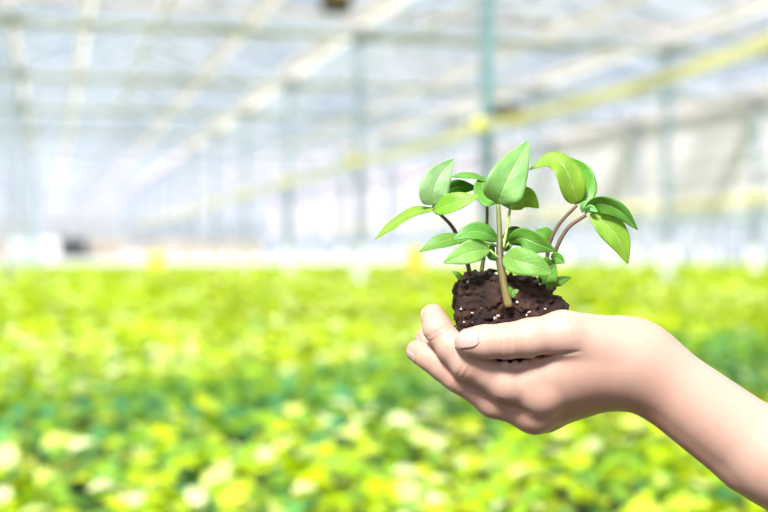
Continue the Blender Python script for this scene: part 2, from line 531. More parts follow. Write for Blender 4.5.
gut_labels = {
    -0.48: 'cream roof gutter overhead at the left edge of the photo',
    3.82: 'long cream roof gutter above the column row behind the plant',
    8.12: 'pale roof gutter of the second column row to the right',
    12.42: 'pale roof gutter along the top of the white curtain',
}
for gx in GUT:
    key = min(gut_labels, key=lambda q: abs(q - gx))
    root = empty('roof_gutter', (gx, YB, Z_GUT))
    if abs(key - gx) < 0.1:
        tag(root, gut_labels[key], 'gutter', 'roof gutters')
    elif gx > 0:
        tag(root, 'pale roof gutter over the bays beyond the white curtain', 'gutter', 'gutters beyond the curtain')
    else:
        tag(root, 'roof gutter over the bays left of the frame', 'gutter', 'gutters left of the frame')
    gw = 0.045 if -1 < gx < 0 else 0.15
    g = trough(gx, Z_GUT, gw, 0.14)
    g.build('channel', M['plastic'], root)

PIPES = [(0.43, 3.50, 'cream plastic trough hung under the roof near the left side'),
         (2.38, 3.50, 'cream plastic trough hung under the roof left of the main gutter'),
         (6.24, 3.50, 'cream plastic trough hung under the roof right of the plant column')]
for gx, gz, lab in PIPES:
    p = empty('hanging_trough', (gx, YB, gz), lab, 'trough')
    trough(gx, gz - 0.05, 0.05 if gx < 1 else 0.075, 0.09).build('channel', M['plastic'], p)
    for yy in COL_Y:
        if 0 < yy < 30: MB().box(gx - 0.008, gx + 0.008, yy - 0.01, yy + 0.01, gz - 0.05, Z_GUT + 0.14).build('hanger', M['alu'], p)

for i, yy in enumerate(COL_Y):
    nm = {0: 'behind the viewer', 1: 'over the hand', 2: 'over the front of the crop', 3: 'over the column behind the plant',
          4: 'crossing the top edge of the photo', 5: 'just beyond the second column'}.get(i)
    lab = f'teal steel roof truss {nm}' if nm else 'teal steel roof truss crossing far down the greenhouse'
    grp = 'near roof trusses' if nm else 'far roof trusses'
    t = empty('roof_truss', ((XL + XR) / 2, yy, Z_GUT + 0.1), lab, 'truss', grp)
    zl, zu = Z_GUT + 0.14, Z_GUT + 0.44
    MB().box(XL, XR, yy - 0.03, yy + 0.03, zl, zl + 0.06).build('lower_chord', M['tan'] if i == 4 else M['truss'], t)
    MB().box(XL, XR, yy - 0.025, yy + 0.025, zu, zu + 0.05).build('upper_chord', M['truss'], t)
    w = MB()
    x = XL
    n = 0
    st = 0.515
    while x < XR - 0.01:
        a, b = (zl + 0.03, zu) if n % 2 == 0 else (zu, zl + 0.03)
        w.tube([(x, yy, a), (min(x + st, XR), yy, b)], 0.014, 4, cap=False)
        x += st; n += 1
    w.build('web', M['truss'], t)

for i, yy in enumerate(COL_Y):  # cloth strips added under the trusses to cast shade bands on the crop
    if i < 1: continue
    zb = Z_GUT - 0.03
    nm = {1: 'over the hand', 2: 'over the front of the crop', 3: 'over the column behind the plant'}.get(i)
    lab = f'gathered pale shade screen added {nm}' if nm else 'gathered pale shade screen added far down the roof'
    s = empty('added_blocker', ((XL + XR) / 2, yy, zb), lab, 'shade screen', 'near added shade blockers' if nm else 'far added shade blockers')
    # gathered cloth: a wavy strip in cross-section, extruded across the house
    n = 13
    prof = []
    for kx in range(n):
        u = kx / (n - 1)
        prof.append((yy - 0.17 + 0.34 * u, zb - 0.03 - 0.05 * (kx % 2) - 0.03 * math.sin(math.pi * u)))
    XS = 12.30
    xs = [XL + (XS - XL) * q / 40 for q in range(41)]
    v, f = [], []
    for xi, x in enumerate(xs):
        for pi_, (py_, pz_) in enumerate(prof):
            v.append((x, py_ + 0.03 * math.sin(xi * 1.7 + i), pz_ - 0.03 * (xi % 2)))
    for xi in range(40):
        for q in range(n - 1):
            a = xi * n + q
            f.append([a, a + 1, a + n + 1, a + n])
    o = mesh_obj('cloth', v, f, M['blocker'], s, True)
    sm = o.modifiers.new('thickness', 'SOLIDIFY'); sm.thickness = 0.008
    MB().tube([(XL, yy - 0.17, zb), (XS, yy - 0.17, zb)], 0.012, 6).build('pull_wire', M['alu'], s)

# ------------------------------------------------------------------ columns
row_name = {3.82: 'behind the plant', 8.12: 'in the second row right of the plant', 12.42: 'along the white curtain', -0.48: 'in the row at the left edge'}


def column(gx, yy, label, group, teal=False, slim=1.0):
    r = empty('steel_column', (gx, yy, 0), label, 'column', group)
    MB().box(gx - 0.045 * slim, gx + 0.045 * slim, yy - 0.035 * slim, yy + 0.035 * slim, 0.0, Z_GUT).build('post', M['teal'] if teal else M['steel'], r)
    if slim == 1.0: MB().box(gx - 0.062, gx + 0.062, yy - 0.052, yy + 0.052, 0.0, 0.78).build('base_sleeve', M['white'], r)
    b = MB().box(gx - 0.08, gx + 0.08, yy - 0.05, yy + 0.05, Z_GUT - 0.10, Z_GUT - 0.0)
    b.build('head_bracket', M['steel'], r)
    for z in (1.55, 2.35, 2.75) if slim == 1.0 else ():
        MB().box(gx - 0.052, gx + 0.052, yy - 0.045, yy + 0.045, z, z + 0.09).build('clamp', M['teal'], r)
    return r


named_cols = {(3, 3.82): 'teal steel column rising directly behind the plant', (4, 3.82): 'blue-grey steel column left of the plant, second in its row',
              (5, 3.82): 'blue-grey steel column third along the row, left of the second', (6, 3.82): 'hazy steel column fourth along the row behind the plant'}
for gx in GUT[1:-1]:
    key = min(row_name, key=lambda q: abs(q - gx))
    named = abs(key - gx) < 0.1
    for i, yy in enumerate(COL_Y):
        if yy < (12 if gx < 1 else 5) or yy > 75: continue
        px = 50 + gx / CA * F_PX / (gx * SA + yy * CA)
        if px < -60 or px > 860: continue
        lab = named_cols.get((i, round(key, 2))) if named else None
        if lab: grp = 'columns of the row behind the plant'
        elif named:
            lab, grp = f'thin pale steel column {row_name[key]}' + (', far down the house' if key == 3.82 else ''), f'columns {row_name[key]}'
        else:
            lab, grp = 'thin pale steel column beyond the white curtain', 'columns beyond the curtain'
        column(gx, yy, lab, grp, teal=(i == 3), slim=0.5 if gx < 1 else 1.0)

# yellow sticky tapes strung from column to column, with a knot at each column
def tape(gx, z, y0, y1, w, label):
    t = empty('sticky_tape', (gx, y0, z), label, 'sticky tape')
    m = MB()
    yy = [y for y in COL_Y if y0 <= y <= y1]
    for a, b in zip(yy[:-1], yy[1:]):
        n = 8
        for q in range(n):
            u0, u1 = q / n, (q + 1) / n
            s0, s1 = [0.05 * 4 * u * (1 - u) for u in (u0, u1)]
            bI = len(m.v)
            ya, yb = a + (b - a) * u0, a + (b - a) * u1
            for (yv, sv) in ((ya, s0), (yb, s1)):
                for dx in (-0.004, 0.004):
                    m.v += [(gx + dx, yv, z - sv - w / 2), (gx + dx, yv, z - sv + w / 2)]
            m.f += [[bI + i for i in fq] for fq in ((0, 4, 5, 1), (2, 3, 7, 6), (1, 5, 7, 3), (0, 2, 6, 4))]
    m.build('tape', M['tape'], t)
    for y in yy[:8]:
        MB().tube([(gx, y, z - w * .75), (gx, y, z + w * .75)], 0.05, 10).build('knot', M['yellow'], t, True)
    return t


tape(3.82 - 0.07, 1.845, 5, 62, 0.085, 'yellow sticky insect tape strung along the columns behind the plant')
tape(12.42 - 0.07, 1.68, 5, 62, 0.12, 'yellow sticky insect tape strung in front of the white curtain')

# small equipment on the columns
sb = empty('sensor_box', (3.99, 10.95, 1.88), 'dark brown and ochre box on the teal column behind the plant', 'box')
MB().box(3.89, 4.13, 10.84, 11.04, 1.84, 1.94).build('housing', M['ochre'], sb)
MB().box(3.87, 4.12, 10.82, 11.06, 1.94, 2.03).build('lid', M['brown'], sb)
fb = empty('control_box', (2.43, 10.95, 2.80), 'dark brown box hung under a roof trough at the top edge', 'box')
MB().box(2.31, 2.54, 10.86, 11.04, 2.80, 2.92).build('housing', M['brown'], fb)
MB().box(2.29, 2.56, 10.84, 11.06, 2.92, 2.96).build('lid', M['ochre'], fb)
MB().tube([(2.40, 10.95, 2.96), (2.38, 10.95, 3.45)], 0.012, 6).build('hanger', M['alu'], fb)

# white curtain on the third row, pale blue rail under it
cx = 12.42
cr_ = empty('side_curtain', (cx, YB, 1.35), 'white fabric side curtain hung along the third column row', 'curtain')
v, f = [], []
ny, nz = 240, 14
for a in range(ny + 1):
    y = 2.0 + (75 - 2.0) * a / ny
    for b in range(nz + 1):
        z = 1.36 + (3.53 - 1.36) * b / nz
        v.append((cx + 0.12 + 0.025 * math.sin(b * 2.2 + 0.3 * math.sin(a * .2)) + 0.012 * math.sin(a * 1.1), y, z))
for a in range(ny):
    for b in range(nz):
        q = a * (nz + 1) + b
        f.append([q, q + 1, q + nz + 2, q + nz + 1])
o = mesh_obj('cloth', v, f, M['curtain'], cr_, True)
sm = o.modifiers.new('thickness', 'SOLIDIFY'); sm.thickness = 0.006
MB().tube([(cx + .12, 2, 1.33), (cx + .12, 75, 1.33)], 0.06, 8).build('hem_roll', M['paleblue'], cr_, True)
for z in (1.8, 2.15, 2.5, 2.85, 3.2):
    MB().box(cx + 0.05, cx + 0.07, 2, 75, z - 0.012, z + 0.012).build('guide_rail', M['alu'], cr_)

# yellow sticky traps standing in the crop
def trap(px, py, d, w, h, label):
    x = (px - 384) / F_PX * d; yv = (250 - py) / F_PX * d
    c = CAM + RIGHT * x + np.array([SA, CA, 0]) * d + np.array([0, 0, yv])
    r = empty('sticky_trap', (c[0], c[1], 0), label, 'insect trap')
    m = MB().box(c[0] - w / 2, c[0] + w / 2, c[1] - .004, c[1] + .004, c[2] - h / 2, c[2] + h / 2)
    m.build('card', M['yellow'], r)
    MB().tube([(c[0], c[1] + .012, 0), (c[0], c[1] + .012, c[2] + h * .4)], 0.008, 6).build('stake', M['crop_stem'], r)


trap(415, 262, 14.5, 0.22, 0.36, 'yellow sticky trap card on a stake left of the seedling')
trap(156, 262, 30, 0.36, 0.46, 'small yellow sticky trap card far back on the left')

# ------------------------------------------------------------------ crop
def leaf_quads(base, dirv, nrm, length, width, droop, nseg=6):
    """ovate folded leaf: returns verts, faces"""
    side = np.cross(dirv, nrm); side /= np.linalg.norm(side)
    v, f = [], []
    for i in range(nseg + 1):
        t = i / nseg
        w = width * 0.5 * (math.sin(math.pi * min(1, t * 0.92 + 0.08) ** 0.8) ** 0.75 if 0 < t < 1 else 0.04)
        p = base + dirv * length * t + nrm * (0.35 * math.sin(t * math.pi) * 0.3 - droop * t * t) * length
        up = nrm * w * 0.28
        v += [p - side * w + up, p, p + side * w + up]
    for i in range(nseg):
        a = i * 3
        f += [[a, a + 1, a + 4, a + 3], [a + 1, a + 2, a + 5, a + 4]]
    return v, f


def plant_mesh(seed, height):
    r = np.random.default_rng(seed)
    V, Fc, T = [], [], []
    for lev in range(4):
        zz = height * (0.52 + 0.15 * lev)
        for kk in range(4 if lev < 3 else 4):
            a = lev * 0.9 + kk * math.pi / 2 + r.normal(0, .3)
            el = r.normal(0.15 + 0.1 * (lev - 1), 0.22)
            d = np.array([math.cos(a) * math.cos(el), math.sin(a) * math.cos(el), math.sin(el)])
            n = np.array([-math.cos(a) * math.sin(el), -math.sin(a) * math.sin(el), math.cos(el)]) + r.normal(0, .40, 3)
            n -= d * n.dot(d); n /= np.linalg.norm(n)
            ln = r.uniform(0.058, 0.086) * (1 - 0.05 * lev)
            off = np.array([math.cos(a), math.sin(a), 0]) * r.uniform(0.01, 0.06)
            v, f = leaf_quads(np.array([0, 0, zz + r.normal(0, .012)]) + off, d, n, ln, ln * r.uniform(.62, .8), r.uniform(.1, .4))
            b = len(V)
            V += v; Fc += [[b + i for i in q] for q in f]
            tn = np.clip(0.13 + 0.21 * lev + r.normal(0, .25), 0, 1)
            T += [tn] * len(f)
    return V, Fc, T


def add_tone(o, T):
    a = o.data.attributes.new('tone', 'FLOAT', 'FACE')
    a.data.foreach_set('value', [float(t) for t in T])


def pix(x, y, z):
    d = x * SA + y * CA
    return 384 + F_PX * (x * CA - y * SA) / d, 250 - F_PX * (z - CAM_Z) / d, d


# oblique shade band across the bed, painted into the leaf colour of the crop
SHADE_BAND_A, SHADE_BAND_B = np.array([-0.2, 3.38]), np.array([3.2, 4.95])


def in_shade_band(x, y):
    """0 = plain yellow-green leaves, 1 = blue-green shade painted into the leaves"""
    ab = SHADE_BAND_B - SHADE_BAND_A
    rx, ry = x - SHADE_BAND_A[0], y - SHADE_BAND_A[1]
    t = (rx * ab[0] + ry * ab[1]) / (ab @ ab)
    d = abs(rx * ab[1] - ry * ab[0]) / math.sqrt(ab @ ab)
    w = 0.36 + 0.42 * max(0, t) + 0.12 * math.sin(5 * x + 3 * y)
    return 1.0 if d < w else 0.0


PITCHG = 0.190
cands = []
for ix in range(-60, 120):
    for iy in range(-4, 110):
        x = ix * PITCHG + random.gauss(0, .03)
        y = iy * PITCHG + random.gauss(0, .03) + (0.5 * PITCHG if ix % 2 else 0)
        d = x * SA + y * CA
        if d < 0.95: continue                     # the aisle where people stand
        px, py, d = pix(x, y, CANOPY)
        cands.append((d, x, y, px, py))
vis = sorted(c for c in cands if -35 < c[3] < 803 and c[4] < 545)
indiv = vis[:300]
protos = []
LABN = 'blurred yellow-green leafy crop plant in the near rows around the painted shade band'
for kx in range(6):
    root = empty('basil_plant', (0, 0, 0), LABN, 'plant', 'crop plants in the near rows')
    V, Fc, T = plant_mesh(100 + kx, CANOPY)
    o = mesh_obj('foliage', V, Fc, M['crop'], root, True)
    add_tone(o, T)
    MB().tube([(0, 0, 0), (0.004, 0.002, .15), (0, 0, .27)], [0.005, .004, .0025], 6).build('stem', M['crop_stem'], root)
    protos.append(root)
for n, (d, x, y, px, py) in enumerate(indiv):
    r = protos[n] if n < len(protos) else copy_tree(protos[n % len(protos)])
    r.location = (x, y, 0)
    r.rotation_euler = (0, 0, random.uniform(0, 6.28))
    s = random.uniform(0.88, 1.1)
    r.scale = (s * 1.08, s * 1.08, s)
    if in_shade_band(x, y) > .5 and random.random() < .95:
        r['label'] = 'blurred leafy crop plant coloured blue-green as the oblique shade band across the near rows'
        r['group'] = 'crop plants coloured as the shade band'
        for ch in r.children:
            ch.color = (0.46, 1, 1, 1)  # lowers the leaf tone to the shade band's blue-green

# the uncountable rest of the crop, one object
D_IND = indiv[-1][0]
keep = set((c[1], c[2]) for c in indiv)


def field_leaves(P, size, per, r):
    """vectorised leaves: P (n,2) plant positions"""
    n = len(P) * per
    base = np.repeat(P, per, axis=0)
    a = r.uniform(0, 2 * np.pi, n)
    el = r.normal(0.15, 0.28, n)
    d = np.stack([np.cos(a) * np.cos(el), np.sin(a) * np.cos(el), np.sin(el)], 1)
    nn = np.stack([-np.cos(a) * np.sin(el), -np.sin(a) * np.sin(el), np.cos(el)], 1) + r.normal(0, .36, (n, 3))
    nn -= d * (nn * d).sum(1, keepdims=True); nn /= np.linalg.norm(nn, axis=1, keepdims=True)
    sd = np.cross(d, nn)
    L = (size * r.uniform(.8, 1.2, n))[:, None]
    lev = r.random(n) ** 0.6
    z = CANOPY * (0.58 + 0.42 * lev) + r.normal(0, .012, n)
    p0 = np.stack([base[:, 0] + np.cos(a) * r.uniform(0, .3, n) * size, base[:, 1] + np.sin(a) * r.uniform(0, .3, n) * size, z], 1)
    W = L * 0.36
    cs = [p0]
    for t_, w_ in ((0.22, 0.82), (0.5, 1.0), (0.78, 0.62)):
        m_ = p0 + d * L * t_ - nn * L * (0.22 * t_ * t_)
        cs += [m_ + sd * W * w_ + nn * W * w_ * .25, m_, m_ - sd * W * w_ + nn * W * w_ * .25]
    cs.append(p0 + d * L - nn * L * .22)
    v = np.stack(cs, 1).reshape(-1, 3)
    i = np.arange(n)[:, None] * 11
    tri = [(0, 1, 2), (0, 2, 3)]
    for q in (1, 4):
        tri += [(q, q + 3, q + 4), (q, q + 4, q + 1), (q + 1, q + 4, q + 5), (q + 1, q + 5, q + 2)]
    tri += [(7, 10, 8), (8, 10, 9)]
    f = (i[:, :, None] + np.array(tri)[None]).reshape(-1, 3)
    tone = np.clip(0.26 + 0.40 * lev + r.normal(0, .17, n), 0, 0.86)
    blue = np.array([in_shade_band(a_, b_) for a_, b_ in P])
    tone = np.clip(tone - 0.52 * np.repeat(blue, per), 0, 1)  # same painted shade band in the rest of the crop
    return v, f, np.repeat(tone, 12)


r = np.random.default_rng(5)
parts = []
near_rest = np.array([(c[1], c[2]) for c in cands if (c[1], c[2]) not in keep and c[0] < 9.0 and abs(c[1] - 0.26 * c[2] - .5) < 4.5 + .35 * max(0, c[2])])
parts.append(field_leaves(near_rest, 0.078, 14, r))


def grid_pts(pitch, d0, d1, margin):
    xs = np.arange(XL + .8, XR - .8, pitch); ys = np.arange(0.5, Y_CROP, pitch)
    X, Y = np.meshgrid(xs, ys)
    X = X + r.normal(0, pitch * .25, X.shape); Y = Y + r.normal(0, pitch * .25, Y.shape)
    D = X * SA + Y * CA
    PX = 384 + F_PX * (X * CA - Y * SA) / np.maximum(D, .1)
    k = (D > d0) & (D <= d1) & (PX > -margin) & (PX < 768 + margin) & (Y < Y_CROP)
    return np.stack([X[k], Y[k]], 1)


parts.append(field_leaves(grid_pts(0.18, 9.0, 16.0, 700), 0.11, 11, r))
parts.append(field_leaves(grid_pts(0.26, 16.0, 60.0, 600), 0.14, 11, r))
vv, ff, tt, b = [], [], [], 0
for v, f, t in parts:
    vv.append(v); ff.append(f + b); tt.append(t); b += len(v)
vv = np.concatenate(vv); ff = np.concatenate(ff); tt = np.concatenate(tt)
crop = mesh_obj('crop_foliage', vv, ff, M['crop'])
add_tone(crop, tt)
tag(crop, 'blurred yellow-green crop stretching away to the far edge of the field', 'crop', kind='stuff')

# ------------------------------------------------------------------ implicit surfaces (hand, soil)
def round_cone(p, a, b, r1, r2):
    ba = b - a
    l2 = float(ba @ ba)
    rr = r1 - r2
    a2 = l2 - rr * rr
    il2 = 1.0 / l2
    pa = p - a
    y = pa @ ba
    z = y - l2
    q = pa * l2 - y[:, None] * ba
    x2 = (q * q).sum(1)
    y2 = y * y * l2
    z2 = z * z * l2
    k = math.copysign(1, rr) * rr * rr * x2
    out = (np.sqrt(np.maximum(x2 * a2 * il2, 0)) + y * rr) * il2 - r1
    m1 = np.sign(z) * a2 * z2 > k
    m2 = (np.sign(y) * a2 * y2 < k) & ~m1
    out = np.where(m1, np.sqrt(x2 + z2) * il2 - r2, out)
    out = np.where(m2, np.sqrt(x2 + y2) * il2 - r1, out)
    return out


def smin(a, b, k):
    h = np.maximum(k - np.abs(a - b), 0) / k
    return np.minimum(a, b) - h * h * k * 0.25


def smax(a, b, k):
    return -smin(-a, -b, k)


def rbox(p, c, h, r):
    q = np.abs(p - c) - (h - r)
    return np.linalg.norm(np.maximum(q, 0), axis=1) + np.minimum(q.max(1), 0) - r


LAT = np.random.default_rng(3).random((32, 32, 32))


def vnoise(p):
    i = np.floor(p).astype(int); f = p - i
    f = f * f * (3 - 2 * f)
    i0 = i % 32; i1 = (i + 1) % 32
    def g(a, b, c): return LAT[a[:, 0], b[:, 1], c[:, 2]]
    x0 = g(i0, i0, i0) * (1 - f[:, 0]) + g(i1, i0, i0) * f[:, 0]
    x1 = g(i0, i1, i0) * (1 - f[:, 0]) + g(i1, i1, i0) * f[:, 0]
    x2 = g(i0, i0, i1) * (1 - f[:, 0]) + g(i1, i0, i1) * f[:, 0]
    x3 = g(i0, i1, i1) * (1 - f[:, 0]) + g(i1, i1, i1) * f[:, 0]
    a = x0 * (1 - f[:, 1]) + x1 * f[:, 1]
    b_ = x2 * (1 - f[:, 1]) + x3 * f[:, 1]
    return a * (1 - f[:, 2]) + b_ * f[:, 2] - 0.5


def surface_nets(fn, lo, hi, h, band=0.009, coarse=4):
    lo = np.asarray(lo); hi = np.asarray(hi)
    n = (np.ceil((hi - lo) / (h * coarse)).astype(int)) * coarse + 1
    ax = [lo[i] + h * np.arange(n[i]) for i in range(3)]
    cax = [a[::coarse] for a in ax]
    G = np.stack(np.meshgrid(*cax, indexing='ij'), -1)
    cs = fn(G.reshape(-1, 3)).reshape(G.shape[:3])
    S = np.repeat(np.repeat(np.repeat(cs, coarse, 0), coarse, 1), coarse, 2)[:n[0], :n[1], :n[2]].copy()
    msk = np.abs(S) < band
    idx = np.argwhere(msk)
    pts = lo + idx * h
    vals = np.concatenate([fn(pts[i:i + 200000]) for i in range(0, len(pts), 200000)])
    S[msk] = vals
    neg = S < 0
    c = np.zeros(tuple(n - 1), dtype=np.int8)
    for dx in (0, 1):
        for dy in (0, 1):
            for dz in (0, 1):
                c += neg[dx:n[0] - 1 + dx, dy:n[1] - 1 + dy, dz:n[2] - 1 + dz]
    act = (c > 0) & (c < 8)
    cells = np.argwhere(act)
    vid = -np.ones(tuple(n - 1), dtype=np.int64)
    vid[act] = np.arange(len(cells))
    acc = np.zeros((len(cells), 3)); cnt = np.zeros(len(cells))
    corners = [(0, 0, 0), (1, 0, 0), (0, 1, 0), (1, 1, 0), (0, 0, 1), (1, 0, 1), (0, 1, 1), (1, 1, 1)]
    for i in range(8):
        for ax_ in range(3):
            if corners[i][ax_] == 1: continue
            j = list(corners[i]); j[ax_] = 1
            a = S[cells[:, 0] + corners[i][0], cells[:, 1] + corners[i][1], cells[:, 2] + corners[i][2]]
            b_ = S[cells[:, 0] + j[0], cells[:, 1] + j[1], cells[:, 2] + j[2]]
            k = (a < 0) != (b_ < 0)
            t = np.where(k, a / np.where(k, a - b_, 1), 0)
            p = np.tile(np.array(corners[i], float), (len(cells), 1)); p[:, ax_] += t
            acc[k] += p[k]; cnt[k] += 1
    V = lo + h * (cells + acc / cnt[:, None])
    faces = []
    for ax_ in range(3):
        o1, o2 = (ax_ + 1) % 3, (ax_ + 2) % 3
        sl0 = [slice(None)] * 3; sl1 = [slice(None)] * 3
        sl0[ax_] = slice(0, -1); sl1[ax_] = slice(1, None)
        ch = neg[tuple(sl0)] != neg[tuple(sl1)]
        e = np.argwhere(ch)
        e = e[(e[:, o1] > 0) & (e[:, o2] > 0) & (e[:, o1] < n[o1] - 1) & (e[:, o2] < n[o2] - 1)]
        def cell(d1, d2):
            q = e.copy(); q[:, o1] -= d1; q[:, o2] -= d2
            return vid[q[:, 0], q[:, 1], q[:, 2]]
        quad = np.stack([cell(1, 1), cell(0, 1), cell(0, 0), cell(1, 0)], 1)
        flip = neg[e[:, 0], e[:, 1], e[:, 2]]
        quad[~flip] = quad[~flip][:, ::-1]
        faces.append(quad)
    return V, np.concatenate(faces)


def RC(x0, y0, z0, r0, x1, y1, z1, r1):
    return (cm(x0, y0, z0), cm(x1, y1, z1), r0 / PPM * (1 + z0 / PPM / D0), r1 / PPM * (1 + z1 / PPM / D0))


def chain(*pts):
    return [RC(*pts[i], *pts[i + 1]) for i in range(len(pts) - 1)]


# --- the soil plug
def soil_base(p):
    a = rbox(p, cm(503, 322, 34), np.array([45, 44, 44]) / PPM, 13 / PPM)
    b_ = rbox(p, cm(531, 337, 32), np.array([36, 40, 42]) / PPM, 13 / PPM)
    c = rbox(p, cm(481, 296, 38), np.array([17, 22, 32]) / PPM, 8 / PPM)
    d = rbox(p, cm(479, 330, 30), np.array([22, 40, 40]) / PPM, 11 / PPM)
    return smin(smin(smin(a, b_, .004), c, .004), d, .004)


def soil_sdf(p):
    s = soil_base(p)
    n = vnoise(p * 120) * 0.0048 + np.abs(vnoise(p * 260 + 7)) * -0.0062 + 0.0012 + vnoise(p * 620 + 3) * 0.0034
    return s + n


# --- hand bones
PALM = [
    RC(634, 365, 5, 29, 542, 390, 0, 21),      # index metacarpal
    RC(634, 363, 25, 31, 534, 410, 22, 21),    # middle
    RC(636, 364, 45, 30, 545, 411, 56, 20),    # ring
    RC(638, 364, 60, 27, 562, 402, 88, 17),    # little
    RC(614, 351, 0, 34.5, 572, 338, -16, 25),    # thenar
    RC(600, 372, 20, 30, 560, 385, 40, 26),    # palm flesh
    RC(588, 366, -6, 25, 536, 374, -10, 18),    # web beside the thumb
]
ARM = [
    RC(640, 364, 12, 36.5, 768, 456, 8, 43), RC(768, 456, 8, 43, 992, 610, -6, 60),
    RC(640, 365, 42, 34, 768, 458, 46, 40), RC(768, 458, 46, 40, 992, 612, 50, 58),
    RC(992, 611, 20, 56, 1030, 628, 20, 46),
]
THUMB = chain((616, 350, -4, 31), (563, 334, -24, 22.5), (530, 338, -31, 18.5), (507, 341, -34, 16.8), (485, 342, -35, 15.8), (470, 342, -36, 14.2))
INDEX = chain((542, 391, 0, 21), (506, 383, -8, 18.5), (467, 362, -13, 16.5), (452, 347, -10, 14.6), (438, 329, -4, 13.6), (433, 316, 5, 12))
MIDDLE = chain((534, 411, 22, 20), (494, 400, 14, 16.8), (458, 376, 8, 15.2), (443, 366, 10, 13.6), (430, 357, 12, 12.6), (417, 351, 20, 10.8))
RING = chain((545, 411, 56, 19), (500, 396, 48, 15.5), (464, 372, 42, 14), (434, 349, 44, 12.2), (426, 338, 50, 10.3))
LITTLE = chain((562, 402, 88, 16), (520, 392, 88, 13), (492, 374, 88, 12), (466, 353, 86, 10.8), (455, 339, 80, 9.5))


def fold(prims, p, k):
    s = None
    for a, b_, r1, r2 in prims:
        d = round_cone(p, a, b_, r1, r2)
        s = d if s is None else smin(s, d, k)
    return s


# skin folds carved as shallow grooves: (point, axis of the finger, radius)
GROOVES = []


def groove(x, y, z, dx, dy, dz, r=17, depth=0.9, w=1.0):
    ax_ = np.array([dx, -dy, dz], float); ax_ /= np.linalg.norm(ax_)
    GROOVES.append((cm(x, y, z), ax_, r / PPM, depth / PPM, w / PPM))


for o_ in (0, 4.5, 8):
    groove(501 + o_, 341, -34, 1, 0.05, 0, 24, 0.75, 1.0)
for o_ in (0, 5):
    groove(464 + o_, 362 + o_ * .5, -13, .87, .5, 0, 24, 0.8, 1.1)
for o_ in (0, 4):
    groove(438 + o_ * .7, 330 + o_, -4, .5, .85, 0, 20, 0.7, 1.1)
    groove(458 + o_, 376 + o_ * .6, 8, .83, .55, 0, 22, 0.8, 1.1)


# creases of the skin: the thumb web line, knuckle wrinkles, and the small folds of skin in the web
LINES = [(536, 356.5, 584, 351, 1.6, 2.4, 0), (500, 400, 536, 415, 1.5, 1.4, 12)]
FOLDS = [(505, 363.5, -20, 4), (515, 364, -18, 4), (525, 363.5, -17, 4.5), (536, 361, -17, 5)]


def hand_sdf(p):
    palm = fold(PALM, p, 0.011)
    arm = fold(ARM, p, 0.009)
    body = smin(palm, arm, 0.016)
    th = fold(THUMB, p, 0.004)
    ix = fold(INDEX, p, 0.004)
    md = fold(MIDDLE, p, 0.004)
    rg = fold(RING, p, 0.004)
    lt = fold(LITTLE, p, 0.004)
    fg = smin(smin(smin(ix, md, .0009), rg, .0012), lt, .0012)
    s = smin(body, fg, 0.0055)
    s = smin(s, th, 0.0022)
    # knuckle bumps
    for (x, y, z, r_) in ((536, 411, 14, 19.5), (541, 396, -6, 17)):
        s = smin(s, np.linalg.norm(p - cm(x, y, z), axis=1) - r_ / PPM, 0.006)
    # wrist tendons under the thumb side
    t = round_cone(p, cm(632, 392, 8), cm(735, 474, 6), 8 / PPM, 11 / PPM)
    s = smin(s, t, 0.007)
    # hollow between knuckle and wrist
    for (x0, y0, x1, y1, w, dp, zmax) in LINES:
        a, b_ = cm(x0, y0, 0)[:2], cm(x1, y1, 0)[:2]
        sc = D0 / (D0 + p[:, 2:3])
        q = p[:, :2] * sc
        t = np.clip(((q - a) @ (b_ - a)) / ((b_ - a) @ (b_ - a)), 0, 1)
        d = np.linalg.norm(q - a - t[:, None] * (b_ - a), axis=1) * PPM
        s = s + dp / PPM * np.exp(-(d / w) ** 2) * (p[:, 2] * PPM < zmax) * np.clip(2.2 * (1 - t), 0, 1)
    for (x, y, z, r_) in FOLDS:
        s = smin(s, np.linalg.norm(p - cm(x, y, z), axis=1) - r_ / PPM, 0.002)
    for c, ax_, r_, dp, w in GROOVES:
        q = p - c
        al = q @ ax_
        rad = np.linalg.norm(q - al[:, None] * ax_, axis=1)
        s = s + dp * np.exp(-(al / w) ** 2) * np.clip(1.4 - rad / r_, 0, 1)
    # flesh gives way to the soil it holds
    s = smax(s, -(soil_base(p) - 0.0012), 0.003)
    return s


SV, SF = surface_nets(soil_sdf, cm(440, 400, -25), cm(592, 250, 100), 0.0008)
# keep only the big piece is not needed: noise is shallow
HV, HF = surface_nets(hand_sdf, cm(396, 690, -70), np.maximum(cm(1100, 296, 130), cm(1100, 296, -70)), 0.00066, band=0.010, coarse=5)

# ------------------------------------------------------------------ the seedling
root_loc = to_world(cm(510, 366, 34))[0]
plant = empty('basil_seedling', tuple(root_loc), 'young green basil seedling in a crumbly soil plug held in the cupped hand', 'seedling')
soil = mesh_obj('soil_block', to_world(SV), SF, M['soil'], plant, True)
tag(soil, 'dark brown crumbly soil block')
# perlite crumbs pressed into the soil
import bmesh
pm_v, pm_f = [], []
bm = bmesh.new(); bmesh.ops.create_icosphere(bm, subdivisions=1, radius=1.0)
iv = np.array([v.co[:] for v in bm.verts]); ifc = [[v.index for v in f.verts] for f in bm.faces]
bm.free()


def crumb(px, py, size, zstart=-40):
    p = cm(px, py, zstart)
    ray = np.array([p[0], p[1], p[2] + D0]); ray /= np.linalg.norm(ray)
    for _ in range(200):
        d = soil_sdf(p[None])[0]
        if d < 0.0001: break
        p = p + ray * max(d * 0.5, 0.0001)
    else:
        return
    j = iv * (1 + RNG.normal(0, .18, iv.shape)) * np.array([1, .8, .6]) * size / PPM
    b_ = len(pm_v)
    pm_v.extend((j + p).tolist()); pm_f.extend([[b_ + i for i in q] for q in ifc])


